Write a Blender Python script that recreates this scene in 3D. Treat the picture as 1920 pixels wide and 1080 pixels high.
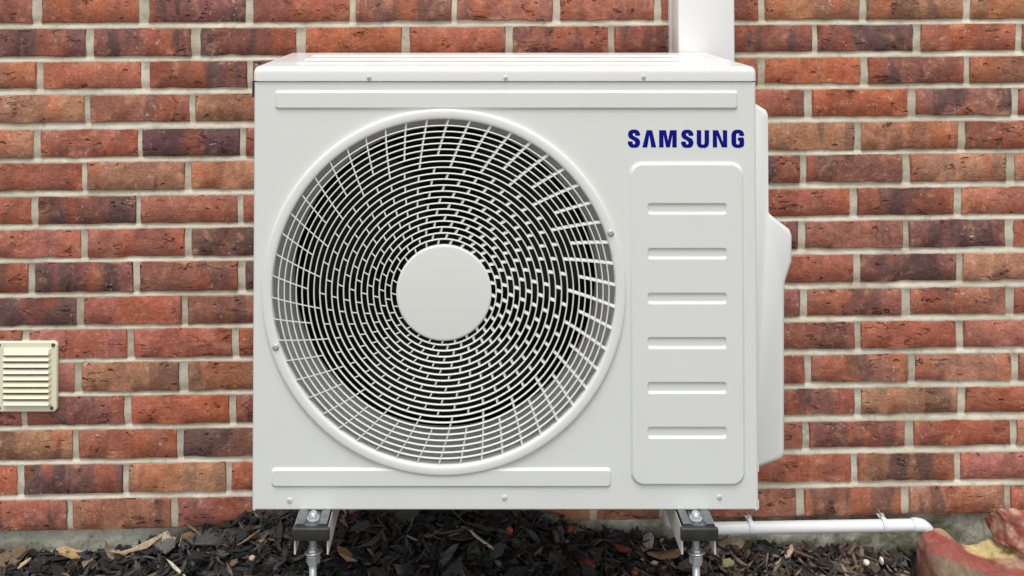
import bpy, bmesh, math, random
from mathutils import Vector, Matrix, noise
R = math.radians
random.seed(7)
for o in list(bpy.data.objects): bpy.data.objects.remove(o, do_unlink=True)
S = bpy.context.scene
C = S.collection

# ------------------------------------------------------------ camera, sky, sun, exposure
FPX, U0, VP, PITCH = 1660.0, 880.0, -32.0, R(1.2)
V0 = VP - FPX * math.tan(PITCH)
CAM = Vector((0.0, -1.55, 1.25))
cam = bpy.data.objects.new('camera', bpy.data.cameras.new('camera')); C.objects.link(cam)
cam.location = CAM; cam.rotation_euler = (math.pi/2 + PITCH, 0, 0)
cam.data.sensor_width = 36; cam.data.lens = FPX/1920*36
cam.data.shift_x = (960-U0)/1920; cam.data.shift_y = -(540-V0)/1920
cam.data.clip_start = 0.05; cam.data.clip_end = 500
S.camera = cam
w = bpy.data.worlds.new("World"); S.world = w; w.use_nodes = True
nt = w.node_tree; nt.nodes.clear()
sky = nt.nodes.new('ShaderNodeTexSky'); sky.sky_type = 'NISHITA'; sky.sun_disc = False
SUN_EL, SUN_AZ = R(68), R(187)          # high, slightly in front of the wall
sky.sun_elevation = SUN_EL; sky.sun_rotation = SUN_AZ; sky.air_density = 1.0; sky.dust_density = 1.5
hs = nt.nodes.new('ShaderNodeHueSaturation'); hs.inputs['Saturation'].default_value = 0.10
bg = nt.nodes.new('ShaderNodeBackground'); bg.inputs[1].default_value = 0.15
ow = nt.nodes.new('ShaderNodeOutputWorld')
nt.links.new(sky.outputs[0], hs.inputs['Color']); nt.links.new(hs.outputs[0], bg.inputs[0]); nt.links.new(bg.outputs[0], ow.inputs[0])
sd = bpy.data.lights.new('sun', 'SUN'); sd.energy = 1.5; sd.angle = R(30); sd.color = (1, .985, .96)
sun = bpy.data.objects.new('sun', sd); C.objects.link(sun)
# direction towards the sun: above, in front of the wall, slightly left
SD = Vector((math.sin(SUN_AZ)*math.cos(SUN_EL), math.cos(SUN_AZ)*math.cos(SUN_EL), math.sin(SUN_EL)))
sun.rotation_euler = SD.to_track_quat('Z', 'Y').to_euler()
sun.location = (0, -3, 5)
S.view_settings.view_transform = 'Standard'; S.view_settings.look = 'None'
S.view_settings.gamma = 1; S.view_settings.use_curve_mapping = False
S.view_settings.exposure = 0.38
S.render.engine = 'CYCLES'

# ------------------------------------------------------------ helpers
def W(u, v, Y):
    """point at depth plane Y that the photograph shows at (u, v)"""
    x = (u-U0)/FPX; q = (V0-v)/FPX
    dy = math.cos(PITCH) - q*math.sin(PITCH); dz = math.sin(PITCH) + q*math.cos(PITCH)
    t = (Y-CAM.y)/dy
    return Vector((CAM.x + x*t, Y, CAM.z + dz*t))
def srgb(r, g, b, k=1.0):
    f = lambda c: ((c/255)/12.92 if c/255 <= .04045 else ((c/255+.055)/1.055)**2.4)*k
    return (f(r), f(g), f(b), 1)
def empty(name, loc, label=None, cat=None, group=None):
    o = bpy.data.objects.new(name, None); C.objects.link(o); o.location = loc; o.empty_display_size = .05
    tag(o, label, cat, group); return o
def tag(o, label=None, cat=None, group=None, kind=None):
    for k, x in (('label', label), ('category', cat), ('group', group), ('kind', kind)):
        if x: o[k] = x
    return o
def obj(name, bm, m, parent=None, smooth=False, loc=None, angle=None):
    """link a bmesh given in world coordinates; under a parent it keeps its place"""
    me = bpy.data.meshes.new(name)
    bmesh.ops.recalc_face_normals(bm, faces=bm.faces[:]) if smooth != 'keep' else None
    bm.to_mesh(me); bm.free()
    return link(name, me, m, parent, smooth, loc)
def wloc(o):
    v = Vector(o.location)
    while o.parent: o = o.parent; v = v + o.location
    return v
def link(name, me, m, parent=None, smooth=False, loc=None):
    o = bpy.data.objects.new(name, me); C.objects.link(o)
    if m and not me.materials: me.materials.append(m)
    L = Vector(loc) if loc is not None else Vector((0,0,0))
    if parent is not None:
        o.parent = parent; o.location = L - wloc(parent)
    else: o.location = L
    if smooth and smooth != 'keep':
        for p in me.polygons: p.use_smooth = True
        if smooth is not True:
            me.set_sharp_from_angle(angle=R(smooth))
    return o
def box(bm, x0, x1, y0, y1, z0, z1, bevel=0, seg=2):
    v = [bm.verts.new((x, y, z)) for x in (x0, x1) for y in (y0, y1) for z in (z0, z1)]
    fs = [bm.faces.new([v[i] for i in q]) for q in ((0,1,3,2),(4,6,7,5),(0,4,5,1),(2,3,7,6),(0,2,6,4),(1,5,7,3))]
    if bevel:
        es = list({e for f in fs for e in f.edges})
        bmesh.ops.bevel(bm, geom=es, offset=bevel, segments=seg, affect='EDGES', profile=.5)
def tube(bm, pts, r, n=12, caps=True):
    pts = [Vector(p) for p in pts]; rings = []
    for i, p in enumerate(pts):
        d = (pts[min(i+1, len(pts)-1)] - pts[max(i-1, 0)]).normalized()
        a = d.cross(Vector((0,0,1)) if abs(d.z) < .9 else Vector((0,1,0))).normalized(); b = d.cross(a)
        rr = r[i] if isinstance(r, (list, tuple)) else r
        rings.append([bm.verts.new(p + a*math.cos(2*math.pi*k/n)*rr + b*math.sin(2*math.pi*k/n)*rr) for k in range(n)])
    for i in range(len(rings)-1):
        for k in range(n): bm.faces.new((rings[i][k], rings[i][(k+1)%n], rings[i+1][(k+1)%n], rings[i+1][k]))
    if caps: bm.faces.new(rings[0]); bm.faces.new(rings[-1])
def latheY(bm, cx, cz, prof, n=96, closed=False, cap=False):
    """prof: list of (radius, y) turned about the axis parallel to Y through (cx, cz)"""
    rings = []
    for (r, y) in prof:
        rings.append([bm.verts.new((cx + r*math.cos(2*math.pi*k/n), y, cz + r*math.sin(2*math.pi*k/n))) for k in range(n)])
    m = len(rings)
    for i in range(m if closed else m-1):
        a, b = rings[i], rings[(i+1)%m]
        for k in range(n): bm.faces.new((a[k], a[(k+1)%n], b[(k+1)%n], b[k]))
    if cap: bm.faces.new(rings[-1])
def latheZ(bm, cx, cy, prof, n=24):
    rings = [[bm.verts.new((cx + r*math.cos(2*math.pi*k/n), cy + r*math.sin(2*math.pi*k/n), z)) for k in range(n)] for r, z in prof]
    for i in range(len(rings)-1):
        a, b = rings[i], rings[i+1]
        for k in range(n): bm.faces.new((a[k], a[(k+1)%n], b[(k+1)%n], b[k]))
    bm.faces.new(rings[0]); bm.faces.new(rings[-1])

# ------------------------------------------------------------ materials
class NT:
    def __init__(s, name):
        s.m = bpy.data.materials.new(name); s.m.use_nodes = True; s.t = s.m.node_tree
        s.b = s.t.nodes['Principled BSDF']
    def n(s, typ, **kw):
        x = s.t.nodes.new('ShaderNode'+typ)
        for k, v in kw.items(): setattr(x, k, v)
        return x
    def l(s, a, b): s.t.links.new(a, b)
    def setin(s, sock, v):
        if hasattr(v, 'is_linked') or isinstance(v, bpy.types.NodeSocket): s.l(v, sock)
        else: sock.default_value = v
    def noise(s, vec, scale, detail=4, rough=.55, dist=0):
        x = s.n('TexNoise'); s.l(vec, x.inputs['Vector']); x.inputs['Scale'].default_value = scale
        x.inputs['Detail'].default_value = detail; x.inputs['Roughness'].default_value = rough; x.inputs['Distortion'].default_value = dist
        return x.outputs['Fac']
    def mapr(s, v, a, b, c=0, d=1, smooth=False):
        x = s.n('MapRange'); s.setin(x.inputs[0], v)
        if smooth: x.interpolation_type = 'SMOOTHSTEP'
        for i, q in enumerate((a, b, c, d)): s.setin(x.inputs[i+1], q)
        return x.outputs[0]
    def math(s, op, a, b=0.0, clamp=False):
        x = s.n('Math', operation=op); x.use_clamp = clamp; s.setin(x.inputs[0], a); s.setin(x.inputs[1], b); return x.outputs[0]
    def mix(s, f, a, b, mode='MIX'):
        x = s.n('Mix', data_type='RGBA', blend_type=mode)
        s.setin(x.inputs[0], f); s.setin(x.inputs[6], a); s.setin(x.inputs[7], b); return x.outputs[2]
    def scale(s, vec, v):
        x = s.n('Mapping'); s.l(vec, x.inputs[0]); x.inputs['Scale'].default_value = v; return x.outputs[0]
    def bump(s, h, strength, dist, prev=None):
        x = s.n('Bump'); s.setin(x.inputs['Height'], h); x.inputs['Strength'].default_value = strength; x.inputs['Distance'].default_value = dist
        if prev: s.l(prev, x.inputs['Normal'])
        return x.outputs[0]
    def fin(s, col=None, rough=None, bump=None, metal=None, spec=None):
        if col is not None: s.setin(s.b.inputs['Base Color'], col)
        if rough is not None: s.setin(s.b.inputs['Roughness'], rough)
        if metal is not None: s.setin(s.b.inputs['Metallic'], metal)
        if spec is not None: s.b.inputs['Specular IOR Level'].default_value = spec
        if bump is not None: s.l(bump, s.b.inputs['Normal'])
        return s.m
    def oc(s): return s.n('TexCoord').outputs['Object']

def brick_material(joined):
    s = NT('brick_joined' if joined else 'brick_clay')
    tc = s.oc()
    if joined:
        at = s.n('Attribute', attribute_name='tint'); base, band = at.outputs['Color'], at.outputs['Alpha']; vec = tc
    else:
        oi = s.n('ObjectInfo'); base, band = oi.outputs['Color'], oi.outputs['Alpha']
        rv = s.n('CombineXYZ'); s.l(s.math('MULTIPLY', oi.outputs['Random'], 37.0), rv.inputs[0])
        s.l(s.math('MULTIPLY', oi.outputs['Random'], 91.0), rv.inputs[1]); s.l(s.math('MULTIPLY', oi.outputs['Random'], 53.0), rv.inputs[2])
        av = s.n('VectorMath', operation='ADD'); s.l(tc, av.inputs[0]); s.l(rv.outputs[0], av.inputs[1]); vec = av.outputs[0]
    # kiln flashing: darker and browner bands across the brick
    bn = s.noise(s.scale(vec, (1, .2, .22)), 17, 2, .5, .6)
    bm_ = s.math('MULTIPLY', s.mapr(bn, .49, .555, 0, 1, True), band)
    col = s.mix(bm_, base, srgb(90, 68, 66, 1.25))
    bn2 = s.noise(s.scale(vec, (1, .2, .35)), 11, 2, .5)
    col = s.mix(s.mapr(bn2, .53, .60, 0, .42, True), col, srgb(166, 88, 58, 1.2))
    # sandy, buff patches
    pn = s.noise(vec, 30, 5, .65, .4)
    col = s.mix(s.mapr(pn, .52, .72, 0, .5, True), col, srgb(178, 132, 98, 1.2))
    # clay grain
    g = s.noise(vec, 190, 5, .7)
    gg = s.n('CombineColor'); gv = s.mapr(g, .3, .7, .70, 1.30)
    for i in range(3): s.l(gv, gg.inputs[i])
    col = s.mix(1.0, col, gg.outputs[0], 'MULTIPLY')
    g2 = s.n('CombineColor'); gv2 = s.mapr(s.noise(vec, 60, 4, .6), .3, .7, .82, 1.16)
    for i in range(3): s.l(gv2, g2.inputs[i])
    col = s.mix(1.0, col, g2.outputs[0], 'MULTIPLY')
    # wire-cut tears: short ragged creases running mostly along the brick
    cn = s.noise(s.scale(vec, (.42, 1, 1.45)), 30, 3, .6, .8)
    line = s.math('SUBTRACT', 1.0, s.mapr(s.math('ABSOLUTE', s.math('SUBTRACT', cn, .5)), .0, .024, 0, 1, True))
    mk = s.mapr(s.noise(s.scale(vec, (1, 1, 1.4)), 27, 2, .5), .575, .65, 0, 1, True)
    crack = s.math('MULTIPLY', line, mk)
    vo = s.n('TexVoronoi'); s.l(s.scale(vec, (.7, 1, 1.3)), vo.inputs['Vector']); vo.inputs['Scale'].default_value = 55
    pit = s.math('MULTIPLY', s.mapr(vo.outputs['Distance'], .12, .30, 1, 0, True), s.mapr(s.noise(vec, 24, 2), .60, .66))
    hole = s.math('MAXIMUM', crack, s.math('MULTIPLY', pit, .8))
    col = s.mix(s.math('MULTIPLY', hole, .34), col, srgb(64, 38, 32))  # creases and pits darkened in colour, adding to the shade of the relief
    # pale lime smears and specks
    sp = s.math('MULTIPLY', s.mapr(s.noise(vec, 95, 3, .6), .60, .70, 0, .55, True), s.mapr(s.noise(vec, 14, 2), .45, .6))
    col = s.mix(sp, col, srgb(205, 180, 160))
    h = s.math('ADD', s.math('MULTIPLY', g, .22), s.math('MULTIPLY', s.noise(s.scale(vec, (.7, 1, 1.2)), 55, 5, .62, .5), .9))
    h = s.math('SUBTRACT', h, s.math('MULTIPLY', hole, 2.8))
    return s.fin(col, .88, s.bump(h, 1.0, .0030), spec=.3)
M = {}
M['brick'] = brick_material(False); M['brick_far'] = brick_material(True)

s = NT('mortar'); v = s.oc()
c = s.mix(s.mapr(s.noise(v, 9, 4), .35, .68), srgb(176, 168, 149, 1.2), srgb(208, 201, 184, 1.2))
c = s.mix(s.mapr(s.noise(v, 420, 3, .7), .52, .74, 0, .45), c, srgb(120, 110, 98))
c = s.mix(s.mapr(s.noise(v, 45, 4, .6), .55, .74, 0, .55), c, srgb(146, 134, 118))
c = s.mix(s.mapr(s.noise(v, 6, 6, .7), .55, .72, 0, .4), c, srgb(128, 124, 108))
h = s.math('ADD', s.noise(v, 420, 4, .7), s.math('MULTIPLY', s.noise(v, 70, 4, .6), 1.6))
M['mortar'] = s.fin(c, .95, s.bump(h, .6, .0012), spec=.2)

s = NT('footing_concrete'); v = s.oc()
c = s.mix(s.mapr(s.noise(v, 12, 5, .6), .35, .65), srgb(178, 176, 160), srgb(216, 213, 198))
sx = s.n('SeparateXYZ'); s.l(v, sx.inputs[0])
moss = s.math('MULTIPLY', s.mapr(s.noise(v, 14, 5, .65), .42, .6, 0, 1, True), s.mapr(sx.outputs[0], .1, .5, .1, .8))
c = s.mix(moss, c, srgb(112, 116, 84))
c = s.mix(s.mapr(s.noise(v, 90, 4, .6), .55, .7, 0, .6), c, srgb(92, 90, 76))
M['footing'] = s.fin(c, .95, s.bump(s.noise(v, 60, 8, .68), .8, .006), spec=.2)

def painted(name, col, rough, peel=.15, dirt=.10):
    s = NT(name); v = s.oc()
    c = s.mix(s.mapr(s.noise(v, 5, 5, .6), .35, .75, 0, dirt), col, tuple(x*.80 for x in col[:3]) + (1,))
    r = s.mapr(s.noise(v, 12, 4), .3, .7, rough-.05, rough+.08)
    return s.fin(c, r, s.bump(s.noise(v, 500, 2, .5), peel, .0006))
M['white'] = painted('white_sheet_metal', (.765, .778, .745, 1), .36)
M['lid'] = painted('white_lid_paint', (.80, .805, .785, 1), .24, .08)
M['guard'] = painted('white_plastic', (.79, .795, .765, 1), .34, .1)
M['hub'] = painted('white_cap_plastic', (.76, .77, .735, 1), .42, .1)
M['shroud'] = painted('pale_grey_shroud', (.43, .43, .41, 1), .5, .1, .25)
M['cover'] = painted('white_side_cover_plastic', (.78, .785, .765, 1), .42, .1)
M['pvc'] = painted('white_pipe_plastic', (.79, .80, .80, 1), .34, .05)
M['trunk'] = painted('white_trunking_plastic', (.87, .868, .85, 1), .45, .05, .04)
M['cream'] = painted('cream_vent_plastic', srgb(236, 232, 205), .42, .15, .14)
M['chan'] = painted('pale_bracket_paint', (.66, .65, .60, 1), .45, .3, .35)
def plain(name, col, rough, metal=0.0, nz=0.25, sc=60, bmp=.2, dist=.001):
    s = NT(name); v = s.oc()
    c = s.mix(s.mapr(s.noise(v, sc, 5, .6), .35, .7), col, tuple(x*(1-nz) for x in col[:3]) + (1,))
    return s.fin(c, s.mapr(s.noise(v, sc*.7, 3), .3, .7, rough-.06, rough+.1), s.bump(s.noise(v, sc*3, 3), bmp, dist), metal=metal)
M['zinc'] = plain('galvanised_steel', (.60, .62, .62, 1), .38, .55, .25)
M['zincdark'] = plain('dull_steel_cap', (.045, .046, .042, 1), .36, .15, .4)
M['chrome'] = plain('bright_plated_steel', (.34, .37, .39, 1), .24, 1.0, .4)
M['black'] = plain('black_fan_plastic', (.003, .003, .003, 1), .75)
M['coil'] = plain('coil_shade_black', (.006, .006, .006, 1), .7)  # near black, standing in for the unlit fan cavity
M['core'] = plain('dark_gap', (.03, .03, .03, 1), .7)
M['screw'] = plain('screw_steel', (.68, .69, .67, 1), .4, 0)
M['blue'] = plain('blue_print', srgb(8, 14, 132), .5, 0, .05, 20, .02)

M['blue'].node_tree.nodes['Principled BSDF'].inputs['Specular IOR Level'].default_value = .12
# ------------------------------------------------------------ ground
YW = .405                     # face of the bricks
def interp(tab, x):
    if x <= tab[0][0]: return tab[0][1]
    for (a, p), (b, q) in zip(tab, tab[1:]):
        if x <= b:
            t = (x-a)/(b-a); t = t*t*(3-2*t); return p + (q-p)*t
    return tab[-1][1]
edge_px = [(-300,1040),(0,1038),(120,1040),(230,1034),(330,1012),(400,990),(480,966),(620,962),(760,960),(900,960),(1020,968),(1120,1000),(1240,1016),(1330,1020),(1420,1026),(1560,1032),(1700,1044),(1900,1050),(2300,1050)]
edge_w = [(W(u, v, .40).x, W(u, v, .40).z) for u, v in edge_px]
def terrain(x, y):
    zw = interp(edge_w, x); d = max(0, .41 - y)
    far = min(1, d/.7); far = far*far*(3-2*far)
    z = (zw - .010 - .16*min(d, .3))*(1-far) + (-.01)*far
    return z + .006*noise.noise(Vector((x*9, y*9, 0)))*(1-.5*far)
s = NT('dark_soil'); v = s.oc()
c = s.mix(s.mapr(s.noise(v, 40, 8, .7), .35, .65), (.012, .010, .008, 1), (.05, .038, .028, 1))
M['soil'] = s.fin(c, .95, s.bump(s.noise(v, 90, 6, .7), 1, .01))
s = NT('garden_ground'); v = s.oc()
c = s.mix(s.mapr(s.noise(v, 2.2, 8, .7), .35, .65), srgb(96, 92, 74), srgb(140, 132, 112))
M['yard'] = s.fin(c, .95, s.bump(s.noise(v, 60, 8, .7), 1, .02))
bm = bmesh.new()
nx, ny = 240, 46
xs = [-2.0 + 4.4*i/nx for i in range(nx+1)]; ys = [.48 - 1.5*j/ny for j in range(ny+1)]
g = [[bm.verts.new((x, y, terrain(x, y))) for x in xs] for y in ys]
for j in range(ny):
    for i in range(nx): bm.faces.new((g[j][i], g[j+1][i], g[j+1][i+1], g[j][i+1]))
tag(obj('flower_bed_soil', bm, M['soil'], smooth=True), kind='structure')
bm = bmesh.new()
v4 = [bm.verts.new(p) for p in ((-60, -60, -.03), (60, -60, -.03), (60, 60, -.03), (-60, 60, -.03))]; bm.faces.new(v4)
tag(obj('ground', bm, M['yard']), kind='structure')

# ------------------------------------------------------------ brick wall
wall = empty('brick_wall', (0, YW, 0), 'red and brown brick wall with pale mortar joints behind the outdoor unit', 'wall')
PAL = {'R': (149,91,76), 'O': (163,94,69), 'D': (104,70,67), 'B': (168,124,92), 'P': (174,117,98), 'M': (136,94,80), 'K': (92,72,77)}
# every row: (top/bottom at x=240, top/bottom at x=1600, left bricks, right bricks, left colours, right colours)
rows = [
 ((-10,42),(-14,36),[(-130,60),(78,260),(279,460),(475,655),(667,847),(857,1036),(1050,1227),(1240,None)],[(None,1422),(1434,1612),(1626,1806),(1820,2000)],'R RO RK R MR RM R R','M BO BM B'),
 ((53,105),(46,96),[(-23,160),(175,358),(375,555),(573,753),(768,948),(961,1140),(1153,1335)],[(1344,1523),(1533,1713),(1727,1905),(1917,2097)],'DM DR DO O OR RM RD','RD DR OR R'),
 ((115,165),(107,157),[(-114,68),(80,264),(280,463),(475,None)],[(None,1422),(1435,1614),(1628,1808),(1819,2000)],'BO OP DR D','R O DR RB'),
 ((177,229),(167,218),[(-25,158),(169,355),(366,None)],[(None,1508),(1523,1703),(1718,1897),(1910,2090)],'BP RM BM','MP O DP R'),
 ((242,294),(229,281),[(-120,62),(75,258),(267,449),(461,None)],[(None,1603),(1616,1797),(1811,1990)],'PB RO DK R','BM BO R'),
 ((304,356),(290,342),[(-30,153),(163,346),(358,None)],[(None,1500),(1513,1692),(1707,1888),(1903,2083)],'RO BM BP','DK DR BP P'),
 ((367,419),(353,404),[(-125,58),(71,254),(263,446),(456,None)],[(None,1594),(1608,1790),(1803,1983)],'RO DR RP R','RO DM PO'),
 ((429,482),(414,466),[(-32,151),(164,346),(359,None)],[(None,1497),(1511,1693),(1705,1886),(1900,2080)],'RP R DM','DR RM MD RO'),
 ((491,547),(477,529),[(-130,53),(65,249),(262,445),(460,None)],[(None,1600),(1614,1795),(1806,1986)],'DR DR MR DR','RO DR PB'),
 ((556,609),(541,592),[(-40,143),(157,340),(352,None)],[(None,1501),(1513,1692),(1707,1887),(1902,2082)],'DR RO MR','MR RM PM R'),
 ((617,671),(603,654),[(-142,41),(54,238),(251,434),(448,None)],[(None,1603),(1615,1793),(1807,1987)],'R RP RO RO','RM RO RP'),
 ((679,734),(665,717),[(-44,139),(153,335),(352,None)],[(None,1509),(1522,1703),(1717,1897),(1910,2090)],'RP BM BM','R MP PB R'),
 ((742,796),(728,777),[(-145,39),(50,233),(246,429),(442,None)],[(None,1603),(1615,1797),(1811,1991)],'R MR O R','RD BM RO'),
 ((805,860),(790,839),[(-48,135),(147,331),(344,None)],[(None,1505),(1518,1698),(1714,1895),(1907,2087)],'BM RO DM','R RM RO P'),
 ((869,925),(851,903),[(-151,32),(45,230),(241,423),(434,None)],[(None,1596),(1608,1790),(1801,1981)],'O DM BP OR','RO BD PR'),
 ((935,992),(914,967),[(-58,126),(136,320),(333,516)],[(1120,1236),(1300,1494),(1509,1690),(1705,1884),(1896,2076)],'MR MR RD','BO MR MR BM RP'),
]
def mean_col(code):
    cs = [PAL[c] for c in code]; wts = [1.6, 1.0][:len(cs)] if len(cs) > 1 else [1]
    return [sum(c[i]*k for c, k in zip(cs, wts))/sum(wts) for i in range(3)]
def brick_mesh(sx, sz, d=.035, seed=0):
    """a brick lying along X centred on the origin, face towards -Y; ragged arrises, eased edge"""
    rnd = random.Random(seed); bm = bmesh.new()
    hx, hz = sx/2, sz/2; outl = []
    n1, n2 = 9, 3
    for i in range(n1): outl.append((-hx + sx*i/n1, -hz))
    for i in range(n2): outl.append((hx, -hz + sz*i/n2))
    for i in range(n1): outl.append((hx - sx*i/n1, hz))
    for i in range(n2): outl.append((-hx, hz - sz*i/n2))
    J = lambda a: rnd.uniform(-a, a)
    A, B, Cc = [], [], []
    for k, (x, z) in enumerate(outl):
        x += J(.0011); z += J(.0013)
        if rnd.random() < .07: z -= math.copysign(rnd.uniform(.001, .0025), z)
        e = rnd.uniform(.0012, .0026)
        ix = x - math.copysign(min(e, abs(x)), x) if abs(abs(x)-hx) < .004 else x
        iz = z - math.copysign(min(e, abs(z)), z) if abs(abs(z)-hz) < .004 else z
        A.append(bm.verts.new((ix, J(.0005), iz))); B.append(bm.verts.new((x, .0022+J(.0005), z))); Cc.append(bm.verts.new((x, d, z)))
    n = len(outl)
    # front: strip of quads between the lower and upper runs with a mid row
    low = A[:n1+1]; up = [A[n1+n2+n1-i] for i in range(n1+1)]
    lm, rm = A[n-1], A[n1+1]
    mid = [lm] + [bm.verts.new(((low[i].co.x+up[i].co.x)/2, J(.0009), J(.008))) for i in range(1, n1)] + [rm]
    for i in range(n1):
        bm.faces.new((low[i], low[i+1], mid[i+1], mid[i])); bm.faces.new((mid[i], mid[i+1], up[i+1], up[i]))
    for i in range(n):
        j = (i+1) % n
        bm.faces.new((A[j], A[i], B[i], B[j])); bm.faces.new((B[j], B[i], Cc[i], Cc[j]))
    bm.faces.new(Cc[::-1])
    me = bpy.data.meshes.new('brick'); bmesh.ops.recalc_face_normals(bm, faces=bm.faces[:]); bm.to_mesh(me); bm.free()
    me.materials.append(M['brick'])
    for p in me.polygons: p.use_smooth = True
    me.set_sharp_from_angle(angle=R(50))
    return me
pool = {}
def add_brick(u0, u1, tl, bl, tr, br, code, rnd):
    um = (u0+u1)/2; t = (um-240)/(1600-240)
    vt = tl + (tr-tl)*t; vb = bl + (br-bl)*t
    a = W(u0, (vt+vb)/2, YW); b = W(u1, (vt+vb)/2, YW); p = W(um, vt, YW); q = W(um, vb, YW)
    sx, sz = b.x-a.x, p.z-q.z
    key = (round(sx, 2), rnd.randrange(10))
    if key not in pool: pool[key] = brick_mesh(key[0], .0615, seed=len(pool)*13+5)
    o = link('brick', pool[key], None, wall, loc=((a.x+b.x)/2, YW + rnd.uniform(-.0012, .0012), (p.z+q.z)/2))
    o.scale = (sx/key[0], 1, sz/.0615)
    slope = (W(um+100, vt+(tr-tl)/13.6, YW).z - p.z)/(W(um+100, vt, YW).x - p.x)
    o.rotation_euler = (rnd.uniform(-.012, .012), -math.atan(slope) + rnd.uniform(-.005, .005), rnd.uniform(-.006, .006))
    c = mean_col(code); k = rnd.uniform(1.12, 1.26)
    cc = srgb(*c, k)
    band = {'D': .85, 'K': .95, 'M': .55, 'B': .35, 'R': .22, 'O': .12, 'P': .15}
    o.color = (cc[0], cc[1]*rnd.uniform(.95, 1.05), cc[2]*rnd.uniform(.92, 1.08), max(band[x]*(1 if i == 0 else .9) for i, x in enumerate(code)))
    return o
rb = random.Random(21)
codes = ['R','RO','RM','DR','BM','RP','MR','O','B','DM','R','PB']
def fill(a, b, n):       # n bricks between the starts a and end b
    p = (b-a+13)/n
    return [(a+p*i, a+p*(i+1)-13) for i in range(n)]
allrows = []
for (L, Rr, lb, rt, lc, rc) in rows:
    seq = []; lcs = lc.split(); rcs = rc.split()
    for (a, b), c in zip(lb, lcs):
        if b: seq.append((a, b, c))
    for (a, b), c in zip(rt, rcs):
        if a: seq.append((a, b, c))
    if lb[-1][1] is None:
        a, b = lb[-1][0], rt[0][1]; n = max(1, round((b-a+13)/196)); fl = fill(a, b, n)
        for i, (p, q) in enumerate(fl): seq.append((p, q, lcs[-1] if i == 0 else rcs[0] if i == n-1 else rb.choice(codes)))
    elif lb[-1][1] < 1000:
        for i, (p, q) in enumerate(fill(529, 1107, 3)): seq.append((p, q, rb.choice(codes)))
    if len(lb) == 7: pass
    x0 = min(q[0] for q in seq); seq.append((x0-196, x0-13, rb.choice(codes)))
    allrows.append((L, Rr, seq))
# two more courses just above the frame
for k in (1, 2):
    seq = [(-140 - (98 if k == 1 else 0) + 196*i, -140 - (98 if k == 1 else 0) + 196*i + 183, rb.choice(codes)) for i in range(12)]
    allrows.append(((-10-62.5*k, 42-62.5*k), (-14-61.5*k, 36-61.5*k), seq))
nb = 0
for (L, Rr, seq) in allrows:
    for a, b, c in sorted(seq):
        add_brick(a, b, L[0], L[1], Rr[0], Rr[1], c, rb); nb += 1
print('bricks', nb)
# the wall going on outside the picture: one joined part
def joined_bricks():
    bm = bmesh.new(); lay = bm.loops.layers.float_color.new('tint'); rr = random.Random(5)
    PX, PZ = .2265, .0735
    zt = W(960, -74-62, YW).z; zb = W(960, 980, YW).z
    xl = W(-360, 500, YW).x; xr = W(2140, 500, YW).x
    def one(x, z, wd=.2125):
        mm = brick_mesh(wd, .0615, seed=rr.randrange(9999)); c = srgb(*mean_col(rr.choice(codes)), 1.2)
        f0 = len(bm.faces); bm.from_mesh(mm); bm.faces.ensure_lookup_table()
        vs = set()
        for f in bm.faces[f0:]:
            for lp in f.loops: lp[lay] = (c[0], c[1], c[2], rr.uniform(.1, .8)); vs.add(lp.vert)
            f.smooth = True
        for v in vs: v.co += Vector((x, YW+rr.uniform(-.001, .001), z))
        bpy.data.meshes.remove(mm)
    k = 0; z = zt + PZ/2
    while z < 2.5:
        x = -2.0 + (PX/2 if k % 2 else 0)
        while x < 2.4: one(x, z); x += PX
        z += PZ; k += 1
    z = zt - PZ/2; k = 1
    while z > zb - .02:
        x = xl - .115 - (PX/2 if k % 2 else 0)
        while x > -2.1: one(x, z); x -= PX
        x = xr + .125 + (PX/2 if k % 2 else 0)
        while x < 2.4: one(x, z); x += PX
        z -= PZ; k += 1
    me = bpy.data.meshes.new('brick_surround'); bm.to_mesh(me); bm.free()
    o = link('brick_surround', me, M['brick_far'], wall); o['kind'] = 'stuff'
joined_bricks()
# mortar bed: struck joints, cut back under each brick and nearly flush with the one below
bm = bmesh.new()
NX = 640; xA, xB = -2.15, 2.45
xl_, xr_ = W(240, 500, YW).x, W(1600, 500, YW).x
def zl(vl, vr, x):
    a_, b_ = W(240, vl, YW).z, W(1600, vr, YW).z
    return a_ + (b_-a_)*(x-xl_)/(xr_-xl_)
lines = []          # (left px, right px, extra z, depth behind the brick face)
srt = sorted([(q[0], q[1]) for q in allrows], key=lambda q: -q[0][0])
L0, R0 = srt[0]
lines.append((L0[1]+2.5, R0[1]+2.5, 0, .006)); lines.append((L0[1]-1, R0[1]-1, 0, .005))
for i, (Lq, Rq) in enumerate(srt):
    h1 = Lq[1]-Lq[0]; 
    for t in (.93, .62, .35, .07): lines.append((Lq[0]+h1*t, Rq[0]+(Rq[1]-Rq[0])*t, 0, .0028 if t < .9 else .0035))
    if i+1 < len(srt):
        Ln, Rn = srt[i+1]; g1, g2 = Lq[0]-Ln[1], Rq[0]-Rn[1]
        for t, dd in ((-.08, .0012), (.12, .0010), (.4, .0028), (.7, .0046), (.95, .0060)): lines.append((Lq[0]-g1*t, Rq[0]-g2*t, 0, dd))
    else:
        top = (Lq[0], Rq[0])
zz_ = 0.0
while zz_ < 1.3:
    for dz, dd in ((.001, .0010), (.004, .0028), (.009, .0055), (.013, .003), (.045, .003), (.071, .003)): lines.append((top[0], top[1], zz_+dz, dd))
    zz_ += .0735
g = []
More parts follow.
